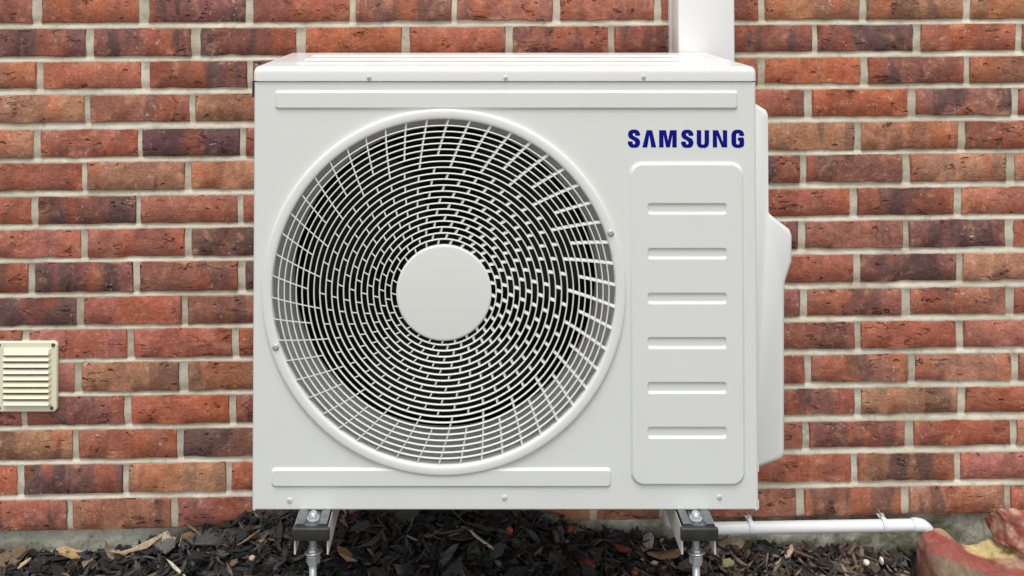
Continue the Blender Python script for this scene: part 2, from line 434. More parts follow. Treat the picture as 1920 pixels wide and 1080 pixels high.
for (vl, vr, ez, dd) in lines:
    row = []
    for i in range(NX+1):
        x = xA + (xB-xA)*i/NX; z = zl(vl, vr, x) + ez
        z += .0007*noise.noise(Vector((x*60, z*60, 1.7)))
        y = YW + dd + .0016*noise.noise(Vector((x*28, z*28, 3.1))) + .0011*noise.noise(Vector((x*90, z*90, 7)))
        row.append(bm.verts.new((x, y, z)))
    g.append(row)
for j in range(len(g)-1):
    for i in range(NX):
        f = bm.faces.new((g[j][i], g[j][i+1], g[j+1][i+1], g[j+1][i])); f.smooth = True
bk = [bm.verts.new((v.co.x, YW+.06, v.co.z)) for v in g[0]]
for i in range(NX): bm.faces.new((bk[i], bk[i+1], g[0][i+1], g[0][i]))
obj('mortar', bm, M['mortar'], wall, 'keep')
bm = bmesh.new()
NX, NZ = 300, 24
g = [[bm.verts.new((-2.15+4.6*i/NX, YW + .018 + .007*noise.fractal(Vector(((-2.15+4.6*i/NX)*14, z*14, 0)), 1, 2, 4), z)) for i in range(NX+1)] for z in [-.1 + (.27)*j/NZ for j in range(NZ+1)]]
for j in range(NZ):
    for i in range(NX): bm.faces.new((g[j][i], g[j][i+1], g[j+1][i+1], g[j+1][i]))
obj('concrete_footing', bm, M['footing'], wall, 'keep')

# ------------------------------------------------------------ outdoor unit
D0 = 0.0
PXM = (W(1000, 546, 0).x - W(900, 546, 0).x)/100       # metres per pixel on the front
XL = (W(478, 200, 0).x + W(470, 900, 0).x)/2; XR = (W(1419, 200, 0).x + W(1422, 900, 0).x)/2
ZB = W(960, 957, 0).z; ZF = W(960, 155, 0).z; ZL = W(960, 152, -.003).z; ZT = W(960, 125, -.003).z
DEP = .31
unit = empty('air_conditioner', ((XL+XR)/2, DEP/2, ZB), 'white air conditioner outdoor unit with round fan grille and blue lettering, raised on two brackets', 'air conditioner')
def rr_loop(x0, x1, z0, z1, r, n=6):
    out = []
    for cx, cz, a in ((x1-r, z0+r, -90), (x1-r, z1-r, 0), (x0+r, z1-r, 90), (x0+r, z0+r, 180)):
        for k in range(n+1):
            t = R(a + 90*k/n); out.append((cx + r*math.cos(t), cz + r*math.sin(t)))
    return out
def circ(cx, cz, r, n=128): return [(cx + r*math.cos(2*math.pi*k/n), cz + r*math.sin(2*math.pi*k/n)) for k in range(n)]
def sheet(bm, loops, Y):
    """flat face in the plane Y, first loop outside, the rest are holes"""
    es = []; vs = []
    for lp in loops:
        v = [bm.verts.new((x, Y, z)) for x, z in lp]; vs += v
        es += [bm.edges.new((v[i], v[(i+1) % len(v)])) for i in range(len(v))]
    r = bmesh.ops.triangle_fill(bm, use_beauty=True, edges=es, normal=(0, -1, 0))
    fs = [f for f in r['geom'] if isinstance(f, bmesh.types.BMFace)]
    for f in fs:
        f.normal_update()
        if f.normal.y > 0: f.normal_flip()
        f.smooth = False
    return fs
def press(bm, rect, r, wd, h, Y=0.0, seg=7, holes=(), top=True, n=8):
    """raised (h>0, towards -Y) or sunk pressing with a soft shoulder; returns its inner rectangle"""
    x0, x1, z0, z1 = rect; prev = None
    for k in range(seg+1):
        t = k/seg; ins = wd*t; hh = h*(t*t*(3-2*t))
        lp = rr_loop(x0+ins, x1-ins, z0+ins, z1-ins, max(r-ins*.6, .0008), n)
        cur = [bm.verts.new((x, Y-hh, z)) for x, z in lp]
        if prev:
            m = len(cur)
            for i in range(m):
                f = bm.faces.new((prev[i], prev[(i+1) % m], cur[(i+1) % m], cur[i])); f.smooth = True
        prev = cur; last = lp
    if top: sheet(bm, [last] + list(holes), Y-h)
def prect(u0, u1, v0, v1, Y=0.0):
    um, vm = (u0+u1)/2, (v0+v1)/2
    return (W(u0, vm, Y).x, W(u1, vm, Y).x, W(um, v1, Y).z, W(um, v0, Y).z)
RC = .006
up_r, lo_r, ac_r = prect(515,1384,169,206), prect(508,1147,876,914), prect(1180,1396,303,910)
gc = W(832, 545.5, 0); GX, GZ = gc.x, gc.z
# front panel
bm = bmesh.new()
sheet(bm, [[(XL+RC, ZB+.003), (XR-RC, ZB+.003), (XR-RC, ZF-.001), (XL+RC, ZF-.001)], rr_loop(*up_r, 6*PXM, 8), rr_loop(*lo_r, 8*PXM, 8), rr_loop(*ac_r, 24*PXM, 8), circ(GX, GZ, 325*PXM)], 0)
# folded top and bottom edges
def fold(z, s_):
    pr = [((0, z)), (.0009, z+s_*.0022), (.003, z+s_*.003), (.02, z+s_*.003)]
    vs = [[bm.verts.new((x, y, zz)) for x in (XL+RC, XR-RC)] for y, zz in pr]
    for a, b in zip(vs, vs[1:]): f = bm.faces.new((a[0], a[1], b[1], b[0])); f.smooth = True
fold(ZB+.003, -1); fold(ZF-.001, 1)
front = obj('front_panel', bm, M['white'], unit, 'keep')
bm = bmesh.new(); press(bm, up_r, 6*PXM, .0048, .0036); obj('pressed_rib', bm, M['white'], front, 'keep')
bm = bmesh.new(); press(bm, lo_r, 8*PXM, .0048, .0034); obj('pressed_rib', bm, M['white'], front, 'keep')
# service cover with six sunk slots
slots = [prect(1213, 1363, a, b, -.003) for a, b in ((380,402),(464,486),(548,570),(631,654),(715,738),(799,822))]
bm = bmesh.new()
press(bm, ac_r, 24*PXM, .0054, .0048, holes=[rr_loop(*q, 6*PXM, 5) for q in slots])
panel = obj('service_panel', bm, M['white'], unit, 'keep')
for q in slots:
    bm = bmesh.new(); press(bm, q, 6*PXM, .0042, -.0034, Y=-.0048, n=5, seg=5); obj('slot', bm, M['white'], panel, 'keep')
# cabinet shell: rounded front corners, sides, back, base
bm = bmesh.new()
def col_profile():
    p = [(XL+RC, 0.0)]
    for k in range(1, 7): t = R(90*k/6); p.append((XL+RC-RC*math.sin(t), RC-RC*math.cos(t)))
    p += [(XL, DEP-.01), (XL+.01, DEP), (XR-.01, DEP), (XR, DEP-.01)]
    for k in range(0, 7): t = R(90-90*k/6); p.append((XR-RC+RC*math.sin(t), RC-RC*math.cos(t)))
    return p
pf = col_profile()
cols = [[bm.verts.new((x, y, z)) for x, y in pf] for z in (ZB, ZB+.4, ZF+.001)]
for a, b in zip(cols, cols[1:]):
    for i in range(len(pf)-1):
        f = bm.faces.new((a[i], a[i+1], b[i+1], b[i])); f.smooth = True
bm.faces.new([bm.verts.new((x, y, ZB+.0015)) for x, y in ((XL+.002,.004),(XR-.002,.004),(XR-.002,DEP-.002),(XL+.002,DEP-.002))])
cab = obj('cabinet', bm, M['white'], unit, 'keep')
cab.data.set_sharp_from_angle(angle=R(40))
# dark box behind the lid joint, its black colour standing for the gap's shade
bm = bmesh.new(); box(bm, XL+.004, XR-.004, .012, DEP-.004, ZF-.002, ZT-.006); obj('gap_shade_box', bm, M['core'], unit)
# side fold line at the left edge
# lid
bm = bmesh.new()
x0, x1, y0, y1 = XL-.0015, XR+.001, -.003, DEP+.002
box(bm, x0, x1, y0, y1, ZL, ZT)
bm.edges.ensure_lookup_table()
es = [e for e in bm.edges if max(abs(e.verts[0].co.z-ZT), abs(e.verts[1].co.z-ZT)) < 1e-6 or (abs(e.verts[0].co.z-e.verts[1].co.z) > .01)]
bmesh.ops.bevel(bm, geom=es, offset=.0105, segments=8, affect='EDGES', profile=.5)
lid = obj('lid', bm, M['lid'], unit, 35)
# pressings on the lid, lying in its top face
def press_top(rect, r, wd, h):
    bm = bmesh.new(); x0, x1, a0, a1 = rect; prev = None
    for k in range(8):
        t = k/7; ins = wd*t; hh = h*(t*t*(3-2*t)) if h > 0 else h*t
        cur = [bm.verts.new((x, y, ZT+.0002+hh)) for x, y in rr_loop(x0+ins, x1-ins, a0+ins, a1-ins, max(r-ins*.5, .001), 6)]
        if prev:
            m = len(cur)
            for i in range(m): bm.faces.new((prev[i], prev[(i+1) % m], cur[(i+1) % m], cur[i])).smooth = True
        prev = cur
    bm.faces.new(prev)
    obj('pressed_rib', bm, M['lid'], lid, 'keep')
for a0, a1 in ((.035, .085), (.115, .165), (.195, .265)):  # three long pressings
    press_top((XL+.06, XR-.06, a0, a1), .012, .008, .0035)
def screw(parent, u, v, Y, r=.0045, m='screw'):
    p = W(u, v, Y); bm = bmesh.new()
    latheY(bm, p.x, p.z, [(r, Y+.0004), (r*1.0, Y-.0005), (r*.86, Y-.0016), (r*.55, Y-.0024), (r*.42, Y-.0024), (r*.36, Y+.0030), (0.0001, Y+.0030)], 20, cap=False)
    return obj('screw', bm, M[m], parent, 45)
for u, v in ((692,146),(948,146),(1207,145)): screw(lid, u, v, -.003, .0040)
for u, v in ((543,938),(946,933),(1349,932)): screw(front, u, v, 0, .0046)
# guard: rim, rings, swirl bars, cap
guard = empty('fan_guard', (GX, 0, GZ)); guard.parent = unit; guard.location = Vector((GX, 0, GZ)) - Vector(unit.location)
bm = bmesh.new(); P = PXM
latheY(bm, GX, GZ, [(341*P, .002), (340.8*P, -.0030), (340*P, -.0050), (338.2*P, -.0062), (335.5*P, -.0067), (330*P, -.0068), (325.5*P, -.0066), (323*P, -.0058), (321.6*P, -.0042), (321*P, .010)], 160)
obj('rim', bm, M['guard'], guard, 60)
GY = -.0065
def dome(r):   # the wires bow slightly inwards towards the rim
    return GY + .003*(r/322)**2
for k in range(20):
    r = 309.5-11.12*k; y = dome(r); wd = 1.25*P
    bm = bmesh.new()
    latheY(bm, GX, GZ, [(r*P-wd, y+.0008), (r*P-wd*.5, y-.0002), (r*P+wd*.5, y-.0002), (r*P+wd, y+.0008), (r*P+wd*.8, y+.0042), (r*P-wd*.8, y+.0042)], 128, closed=True)
    obj('guard_ring', bm, M['guard'], guard, 60)
def bar(bm, r_out, r_in, th, wd=1.15):
    """a curved vane between two radii following the swirl; th is measured from the top towards the left"""
    n = max(2, int(abs(r_out-r_in)/11)+1); rows_ = []
    for k in range(n+1):
        r = r_out + (r_in-r_out)*k/n
        a = th + math.tan(R(17))*math.log(322/r)
        def pt(dt, y):
            an = a + dt/r; return bm.verts.new((GX - math.sin(an)*r*P, y, GZ + math.cos(an)*r*P))
        y = dome(r)+.0003; sl = 2.1
        rows_.append([pt(-wd, y), pt(wd, y), pt(wd+sl, y+.0065), pt(-wd*.3+sl, y+.0065)])
    for a_, b_ in zip(rows_, rows_[1:]):
        for i in range(4): bm.faces.new((a_[i], a_[(i+1) % 4], b_[(i+1) % 4], b_[i]))
    bm.faces.new(rows_[0]); bm.faces.new(rows_[-1][::-1])
rad = [309.5-11.12*k for k in range(20)]
th0 = R(5.43)
bmt = bmesh.new()
for i in range(50):
    th = th0 + R(7.2)*i
    bm = bmesh.new(); bar(bm, 324, rad[5] if i % 2 else rad[6], th); obj('guard_bar', bm, M['guard'], guard)
    for k in range(6, 20):
        if k == 6 and not i % 2: pass
        inner = rad[k+1] if k < 19 else 88
        if (k + i) % 2 == 0 and not (k == 6 and False):
            bar(bmt, rad[k], inner, th)
o = obj('guard_bar_infill', bmt, M['guard'], guard); o['kind'] = 'stuff'
bm = bmesh.new()
latheY(bm, GX+.5*P, GZ-1*P, [(80*P, .004), (88.5*P, .002), (89*P, GY), (88.2*P, GY-.0011), (86.5*P, GY-.0018), (84*P, GY-.002), (.0002, GY-.002)], 96)
obj('hub_cap', bm, M['hub'], guard, 60)
screw(guard, 1145, 437, -.0072, .0060, 'zinc'); screw(guard, 517, 651, -.0072, .0060, 'zinc')
# shroud (bell mouth) and interior, its shade put into a near-black coil colour
bm = bmesh.new()
latheY(bm, GX, GZ, [(323*P, .010), (319*P, .018), (312*P, .028), (303*P, .042), (297*P, .058), (295*P, .075), (297*P, .088)], 128)
obj('shroud', bm, M['shroud'], unit, 80)
bm = bmesh.new()
latheY(bm, GX, GZ, [(297*P, .088), (330*P, .09), (332*P, .25)], 64)
latheY(bm, GX, GZ, [(332*P, .25), (.001, .25)], 64)
obj('coil', bm, M['coil'], unit, 40)
fan = empty('fan', (GX, .09, GZ)); fan.parent = unit; fan.location = Vector((GX, .09, GZ)) - Vector(unit.location)
bm = bmesh.new(); latheY(bm, GX, GZ, [(.0005, .072), (80*P, .074), (86*P, .08), (86*P, .15)], 48); obj('fan_hub', bm, M['black'], fan, 40)
for b in range(3):
    bm = bmesh.new(); NR, NA = 10, 14; g = []
    for i in range(NR+1):
        r = 84 + (286-84)*i/NR; row = []
        for j in range(NA+1):
            t = j/NA; sw = R(18)*((r-84)/200)**1.4; span = R(58 + 26*math.sin(math.pi*i/NR*.8))
            a = R(120*b+20) + sw + span*(t-.5); y = .082 + .055*t + .006*math.sin(math.pi*t)
            row.append(bm.verts.new((GX + r*P*math.cos(a), y, GZ + r*P*math.sin(a))))
        g.append(row)
    for i in range(NR):
        for j in range(NA): bm.faces.new((g[i][j], g[i+1][j], g[i+1][j+1], g[i][j+1]))
    bl = obj('blade', bm, M['black'], fan, True)
    md = bl.modifiers.new('thickness', 'SOLIDIFY'); md.thickness = .003
# lettering
def chaikin(p, it=1, c=.22):
    for _ in range(it):
        q = []
        for i in range(len(p)):
            a, b = p[i], p[(i+1) % len(p)]
            q += [(a[0]*(1-c)+b[0]*c, a[1]*(1-c)+b[1]*c), (a[0]*c+b[0]*(1-c), a[1]*c+b[1]*(1-c))]
        p = q
    return p
def fatten(p, d):
    ar = sum(p[i][0]*p[(i+1) % len(p)][1] - p[(i+1) % len(p)][0]*p[i][1] for i in range(len(p)))
    sg = 1 if ar > 0 else -1; q = []
    for i in range(len(p)):
        a, b, c_ = Vector(p[i-1]), Vector(p[i]), Vector(p[(i+1) % len(p)])
        e1, e2 = (b-a).normalized(), (c_-b).normalized()
        n1, n2 = Vector((e1.y, -e1.x))*sg, Vector((e2.y, -e2.x))*sg
        n_ = (n1+n2); n_ = n_/max(.6, n_.length_squared/2)
        q.append((b.x+n_.x*d, b.y+n_.y*d))
    return q
Ss = [(92,44),(92,32),(82,10),(62,0),(32,0),(12,8),(2,28),(2,46),(12,64),(44,80),(57,92),(58,106),(52,115),(41,115),(34,107),(34,92),(0,92),(0,106),(10,128),(30,138),(62,138),(82,130),(92,108),(92,90),(82,70),(50,54),(36,44),(34,34),(39,24),(51,23),(58,30),(58,44)]
Gs = [(95,45),(95,32),(84,10),(64,0),(32,0),(12,10),(0,32),(0,106),(12,128),(32,138),(64,138),(84,131),(95,122),(95,60),(50,60),(50,82),(63,82),(63,108),(56,116),(42,116),(33,106),(33,34),(40,24),(54,24),(61,32),(61,45)]
Us = [(0,0),(31,0),(31,100),(38,112),(54,112),(61,100),(61,0),(92,0),(92,100),(84,122),(66,134),(26,134),(8,122),(0,100)]
As = [(0,130),(32,0),(72,0),(103,130),(69,130),(52,35),(34,130)]
Ms = [(0,130),(0,0),(50,0),(67,82),(84,0),(133,0),(133,130),(102,130),(102,30),(80,130),(54,130),(31,30),(31,130)]
Ns = [(0,130),(0,0),(38,0),(78,95),(78,0),(108,0),(108,130),(70,130),(30,38),(30,130)]
for ch, pts, ox, oy, sm in (('S',Ss,73,97,1),('A',As,187,102,0),('M',Ms,317,102,0),('S',Ss,488,98,1),('U',Us,610,102,0),('N',Ns,735,102,0),('G',Gs,880,98,1)):
    pts = chaikin(pts, 1, .18) if sm else pts
    pts = fatten(pts, 2.2)
    wp = [W(1160+(ox+x)/4.154, 220+(oy+y)/4.154, 0) for x, y in pts]
    bm = bmesh.new()
    f = bm.faces.new([bm.verts.new((p.x, -.0003, p.z)) for p in wp])
    r = bmesh.ops.extrude_face_region(bm, geom=[f]); 
    for e in r['geom']:
        if isinstance(e, bmesh.types.BMVert): e.co.y = .0006
    bmesh.ops.triangulate(bm, faces=[q for q in bm.faces if len(q.verts) > 4])
    obj('letter', bm, M['blue'], front)
# side valve cover on the right
sil = [(1413,192),(1421,197),(1436,206),(1440,214),(1441,398),(1446,404),(1480,430),(1484,440),(1484,488),(1480,500),(1472,525),(1470,536),(1470,850),(1467,858),(1430,872),(1413,874)]
def sideshape(Y, ins):
    out = []
    for u, v in sil:
        p = W(u, v, .018); x = max(XR-.004, p.x - ins*(1 if u > 1425 else 0)); z = p.z
        z = z - ins if v < 250 else (z + ins if v > 840 else z)
        out.append((x, Y, z))
    return out
bm = bmesh.new()
rings = [[bm.verts.new(p) for p in sideshape(y, i)] for y, i in ((.009,.009),(.0105,.005),(.013,.002),(.017,.0004),(.024,0),(.26,0),(.275,.004),(.28,.012))]
for a, b in zip(rings, rings[1:]):
    for i in range(len(sil)-1): bm.faces.new((a[i], b[i], b[i+1], a[i+1]))
bm.faces.new(rings[0]); bm.faces.new(rings[-1][::-1])
obj('valve_cover', bm, M['cover'], unit, 50)
bm = bmesh.new()
a, b = W(1422, 872, .01), W(1425.5, 952, .01)
box(bm, XR-.001, XR+.003, .008, .12, W(1424, 884, .01).z, a.z+.004, .0006); obj('side_tab', bm, M['white'], unit)
bm = bmesh.new(); box(bm, XR-.001, XR+.0022, .006, .02, b.z, b.z+.014, .0006); obj('side_tab', bm, M['white'], unit)
bm = bmesh.new(); p = W(476, 163, .0); box(bm, XL-.004, XL+.0005, .004, .016, p.z-.018, p.z+.010, .0006); obj('side_clip', bm, M['core'], unit)

# ------------------------------------------------------------ mounting brackets
def bracket(uc, label):
    YF = -.045; zt = ZB - .0015
    top = W(uc, 985, YF); cx = top.x; hw = .029
    root = empty('mounting_bracket', (cx, YF, top.z), label, 'bracket', 'brackets carrying the outdoor unit')
    ztop = min(top.z, ZB-.003)
    # channel: a folded inverted U running back to the wall
    bm = bmesh.new(); t = .0028
    prof = [(-hw, ztop-.046), (-hw, ztop), (hw, ztop), (hw, ztop-.046), (hw-t, ztop-.046), (hw-t, ztop-t), (-hw+t, ztop-t), (-hw+t, ztop-.046)]
    A = [bm.verts.new((cx+x, YF+.004, z)) for x, z in prof]; B = [bm.verts.new((cx+x, YW-.002, z)) for x, z in prof]
    for q in ((0,1,6,7),(1,2,5,6),(2,3,4,5)):
        bm.faces.new([A[i] for i in q]); bm.faces.new([B[i] for i in q])
    for i in range(8): bm.faces.new((A[i], A[(i+1)%8], B[(i+1)%8], B[i]))
    obj('channel', bm, M['chan'], root)
    # clamp plate folded over the end, with raised flanks and a dull rubber-faced front
    bm = bmesh.new()
    box(bm, cx-hw-.0025, cx+hw+.0025, YF-.004, YF+.0035, ztop-.0195, ztop+.0012, .0018, 3)
    obj('end_cap', bm, M['zincdark'], root, 45)
    bm = bmesh.new()
    zz = ztop+.0006
    pr = [(-.0285, zz), (-.0262, zz+.0050), (-.014, zz+.0050), (-.009, zz+.0015), (.009, zz+.0015), (.014, zz+.0050), (.0262, zz+.0050), (.0285, zz)]
    A = [bm.verts.new((cx+x, YF+.0025, z)) for x, z in pr]; B = [bm.verts.new((cx+x*.99, .05, z)) for x, z in pr]
    for i in range(7): bm.faces.new((A[i], A[i+1], B[i+1], B[i]))
    bm.faces.new(A)
    o = obj('clamp_plate', bm, M['chrome'], root)
    m = o.modifiers.new('t', 'SOLIDIFY'); m.thickness = .0012
    yr = YF+.022
    bm = bmesh.new(); latheZ(bm, cx, yr, [(.0105, zz+.002), (.0105, zz+.004)], 24); obj('washer', bm, M['zinc'], root, 40)
    bm = bmesh.new(); latheZ(bm, cx, yr, [(.0078, zz+.0042), (.0078, zz+.0085), (.0068, zz+.010)], 6)
    obj('nut', bm, M['zinc'], root)
    # threaded rod down to the ground: real thread turns
    bm = bmesh.new(); rr0 = .0066; prof = []; z = zz+.014; i = 0
    prof.append((rr0*.7, z))
    while z > -.03:
        z -= .0009; prof.append((rr0 if i % 2 else rr0*.86, z)); i += 1
    latheZ(bm, cx, yr, prof, 14); obj('threaded_rod', bm, M['zinc'], root, 30)
    zw = W(uc, 1036, yr).z
    bm = bmesh.new(); latheZ(bm, cx+.001, yr, [(.0150, zw), (.0156, zw+.0008), (.0150, zw+.0016)], 28)
    bmesh.ops.rotate(bm, verts=bm.verts, cent=(cx, yr, zw), matrix=Matrix.Rotation(R(-5), 3, 'Y') @ Matrix.Rotation(R(-13), 3, 'X')); obj('washer', bm, M['zinc'], root, 40)
    bm = bmesh.new(); latheZ(bm, cx, yr, [(.0085, zw+.0028), (.0092, zw+.0035), (.0092, zw+.0062), (.0085, zw+.007)], 6); obj('nut', bm, M['zinc'], root)
    bm = bmesh.new(); latheZ(bm, cx, yr, [(.0100, zw-.0175), (.0115, zw-.016), (.0115, zw-.003), (.0100, zw-.0015)], 6); obj('nut', bm, M['zinc'], root)
bracket(583, 'steel channel bracket with threaded rod under the fan end of the outdoor unit')
bracket(1311, 'steel channel bracket with threaded rod under the unit beside the white drain pipe')

# ------------------------------------------------------------ drain pipe
YP = .378
pa, pb = W(1290, 991.5, YP), W(1716, 984.5, YP); pr = .0122
pipe = empty('drain_pipe', ((pa.x+pb.x)/2, YP, (pa.z+pb.z)/2), 'white plastic drain pipe with elbow running along the foot of the brick wall', 'pipe')
bm = bmesh.new(); tube(bm, [pa, pb], pr, 28); obj('pipe', bm, M['pvc'], pipe, 45)
bm = bmesh.new(); rE = .026; c0 = pb + Vector((.004, 0, 0))
pts = [pb - Vector((.006, 0, 0)), c0] + [c0 + Vector((math.sin(t)*rE, 0, -rE + math.cos(t)*rE)) for t in [R(90*k/9) for k in range(1, 10)]]
pts.append(pts[-1] - Vector((0, 0, .03)))
tube(bm, pts, pr*1.17, 28); obj('elbow', bm, M['pvc'], pipe, 45)
bm = bmesh.new(); tube(bm, [pa + Vector((0,-.0,0)), pa + Vector((-.03, 0, .004)), pa + Vector((-.045, -.01, .02)), pa + Vector((-.05, -.03, .12))], pr*.9, 20); obj('pipe_end', bm, M['pvc'], pipe, True)
for uc in (1407, 1657):
    p = W(uc, 988 - (uc-1407)*.0165, YP)
    bm = bmesh.new(); hw = .0045; n = 22; rg = []
    for (rad_, dx) in ((pr+.0003, -hw), (pr+.0022, -hw), (pr+.0022, hw), (pr+.0003, hw)):
        rg.append([bm.verts.new((p.x+dx, YP+math.cos(2*math.pi*k/n)*rad_, p.z+math.sin(2*math.pi*k/n)*rad_)) for k in range(n)])
    for i in range(4):
        for k in range(n): bm.faces.new((rg[i][k], rg[i][(k+1)%n], rg[(i+1)%4][(k+1)%n], rg[(i+1)%4][k]))
    box(bm, p.x-.0035, p.x+.0035, YP+.004, YW+.01, p.z+pr-.0075, p.z+pr-.004, .0008)
    clip = obj('pipe_clip', bm, M['pvc'], pipe, 45)
    bm = bmesh.new(); latheY(bm, p.x+.001, p.z+pr+.0025, [(.0016, YW+.01), (.0016, YP+.0100), (.0048, YP+.0100), (.0050, YP+.0075), (.0038, YP+.0055), (.0003, YP+.0052)], 14); obj('clip_nail', bm, M['zinc'], clip, 45)

# ------------------------------------------------------------ trunking above the unit
YT = .318
xa, xb = W(1272, 60, YT).x, W(1378, 60, YT).x
tr = empty('pipe_trunking', ((xa+xb)/2, YT, ZT-.2), 'white plastic pipe trunking rising up the wall above the right end of the unit', 'trunking')
bm = bmesh.new(); box(bm, xa, xb, YT, YW-.016, ZT-.35, 2.5, .004, 3); obj('cover', bm, M['trunk'], tr, 40)
bm = bmesh.new(); box(bm, xa-.0015, xb+.0015, YW-.020, YW+.003, ZT-.352, 2.502, .001, 1); obj('backplate', bm, M['trunk'], tr, 40)

# ------------------------------------------------------------ wall vent
YV = YW-.004
q = prect(-10, 108, 640, 772, YV)
vent = empty('wall_vent', ((q[0]+q[1])/2, YV, q[2]), 'cream louvred plastic air vent screwed to the brick wall', 'vent')
bm = bmesh.new(); press(bm, q, .010, .0022, .0022, Y=YV, seg=4)
lp = rr_loop(*q, .010, 8); a = [bm.verts.new((x, YV, z)) for x, z in lp]; b = [bm.verts.new((x, YW+.004, z)) for x, z in lp]
for i in range(len(lp)): bm.faces.new((a[i], a[(i+1) % len(lp)], b[(i+1) % len(lp)], b[i]))
plate = obj('plate', bm, M['cream'], vent, 'keep')
vv = [(655.5,669.5),(670.5,680.5),(682,692.5),(694,704.5),(706,716.5),(718,728.5),(730,739.5),(741.5,751.5),(753,764)]
for k, (va, vb) in enumerate(vv):
    r_ = prect(3 if k else 4, 92.5, va, vb, YV-.010); bm = bmesh.new(); x0, x1, z0, z1 = r_; yb = YV-.0022
    # hooded blade: starts flush at the top and leans out to a lip at the bottom
    secs = []
    for (x, kk) in ((x0, .25), (x0+.003, 1), (x1-.003, 1), (x1, .25)):
        secs.append([bm.verts.new((x, yb+.001, z1)), bm.verts.new((x, yb-.0035*kk, z1-.0012)), bm.verts.new((x, yb-.0085*kk, z0+.0044)), bm.verts.new((x, yb-.0080*kk, z0+.0030)), bm.verts.new((x, yb-.003*kk, z0+.0042)), bm.verts.new((x, yb+.001, z0+.0055))])
    for a_, b_ in zip(secs, secs[1:]):
        for i in range(6): bm.faces.new((a_[i], a_[(i+1)%6], b_[(i+1)%6], b_[i]))
    bm.faces.new(secs[0]); bm.faces.new(secs[-1])
    obj('louvre', bm, M['cream'], vent)
for k, (va, vb) in enumerate(vv):      # slit darkness comes from the dark sheet below
    pass
bm = bmesh.new(); x0, x1, z0, z1 = prect(6, 90, 660, 760, YV-.0024); box(bm, x0, x1, YV-.0030, YV-.0020, z0, z1); obj('slit_shade_sheet', bm, M['core'], vent)  # dark sheet colouring in the shade between the blades
for u, v in ((100,647),(97,765),(-2,647),(-2,765)): screw(vent, u, v, YV-.0022, .0042, 'zincdark')

# ------------------------------------------------------------ painted rocks at the right
def zone_mesh(name, pts_fn, nx, ny, mat, label, cat, loc):
    bm = bmesh.new(); lay = bm.loops.layers.float_color.new('tint'); g = []; cols = {}
    for j in range(ny+1):
        row = []
        for i in range(nx+1):
            p, c = pts_fn(i/nx, j/ny); v_ = bm.verts.new(p); cols[v_] = c; row.append(v_)
        g.append(row)
    for j in range(ny):
        for i in range(nx):
            f = bm.faces.new((g[j][i], g[j+1][i], g[j+1][i+1], g[j][i+1])); f.smooth = True
            for lp in f.loops: lp[lay] = cols[lp.vert]
    bmesh.ops.remove_doubles(bm, verts=bm.verts, dist=1e-5)
    bmesh.ops.recalc_face_normals(bm, faces=bm.faces[:])
    o = obj(name, bm, mat, smooth='keep', loc=None)
    # origin at its base
    for v_ in o.data.vertices: v_.co -= Vector(loc)
    o.location = loc
    return tag(o, label, cat)
s = NT('painted_stone'); v = s.oc()
at = s.n('Attribute', attribute_name='tint')
n1 = s.noise(v, 75, 8, .7, .3)
c = s.mix(s.mapr(n1, .60, .68, 0, .4), at.outputs['Color'], srgb(160, 140, 118))
gg = s.n('CombineColor'); gv = s.mapr(s.noise(v, 120, 5, .7), .3, .7, .70, 1.25)
for i in range(3): s.l(gv, gg.inputs[i])
c = s.mix(1.0, c, gg.outputs[0], 'MULTIPLY')
c = s.mix(s.mapr(s.noise(v, 22, 6, .7), .40, .70, 0, .45), c, srgb(158, 132, 112))
M['stone'] = s.fin(c, .85, s.bump(s.noise(v, 70, 8, .72), .9, .004))
def rock(name, c, rad3, seedv, colfn, label, shape=None, rough=.18, freq=3.0):
    bm = bmesh.new(); bmesh.ops.create_icosphere(bm, subdivisions=5, radius=1); lay = bm.loops.layers.float_color.new('tint'); cols = {}
    base = Vector(c) - Vector((0, 0, rad3[2])); pr_ = random.Random(int(seedv*100))
    planes = [(Vector((pr_.gauss(0, 1), pr_.gauss(0, 1), pr_.gauss(0, 1))).normalized(), pr_.uniform(.62, .9)) for _ in range(22)]
    for v_ in bm.verts:
        d = v_.co.normalized()
        # squared-off boulder with chipped facets
        p = Vector([math.copysign(abs(x)**.72, x) for x in d])
        n_ = noise.fractal(d*freq*.5 + Vector((seedv,)*3), 1, 2, 5)*rough + noise.voronoi(d*freq + Vector((seedv,)*3))[0][0]*rough*.6
        for pn, pd in planes:
            e_ = p.dot(pn) - pd
            if e_ > 0: p = p - pn*e_*.93
        p = p*(1+n_*.5); p = Vector((p.x*rad3[0], p.y*rad3[1], p.z*rad3[2]))
        if shape: p = shape(p)
        v_.co = p + Vector((0, 0, rad3[2])); cols[v_] = colfn(p, d)
    for f in bm.faces:
        f.smooth = True
        for lp in f.loops: lp[lay] = cols[lp.vert]
    o = obj(name, bm, M['stone'], smooth='keep', loc=base)
    return tag(o, label, 'rock')
red, yel, bro, crm, drk = srgb(150, 74, 67), srgb(206, 188, 128), srgb(116, 102, 82), srgb(196, 158, 132), srgb(104, 58, 46)
def mixc(a, b, t):
    t = max(0, min(1, t)); return tuple(a[i]*(1-t)+b[i]*t for i in range(3)) + (1,)
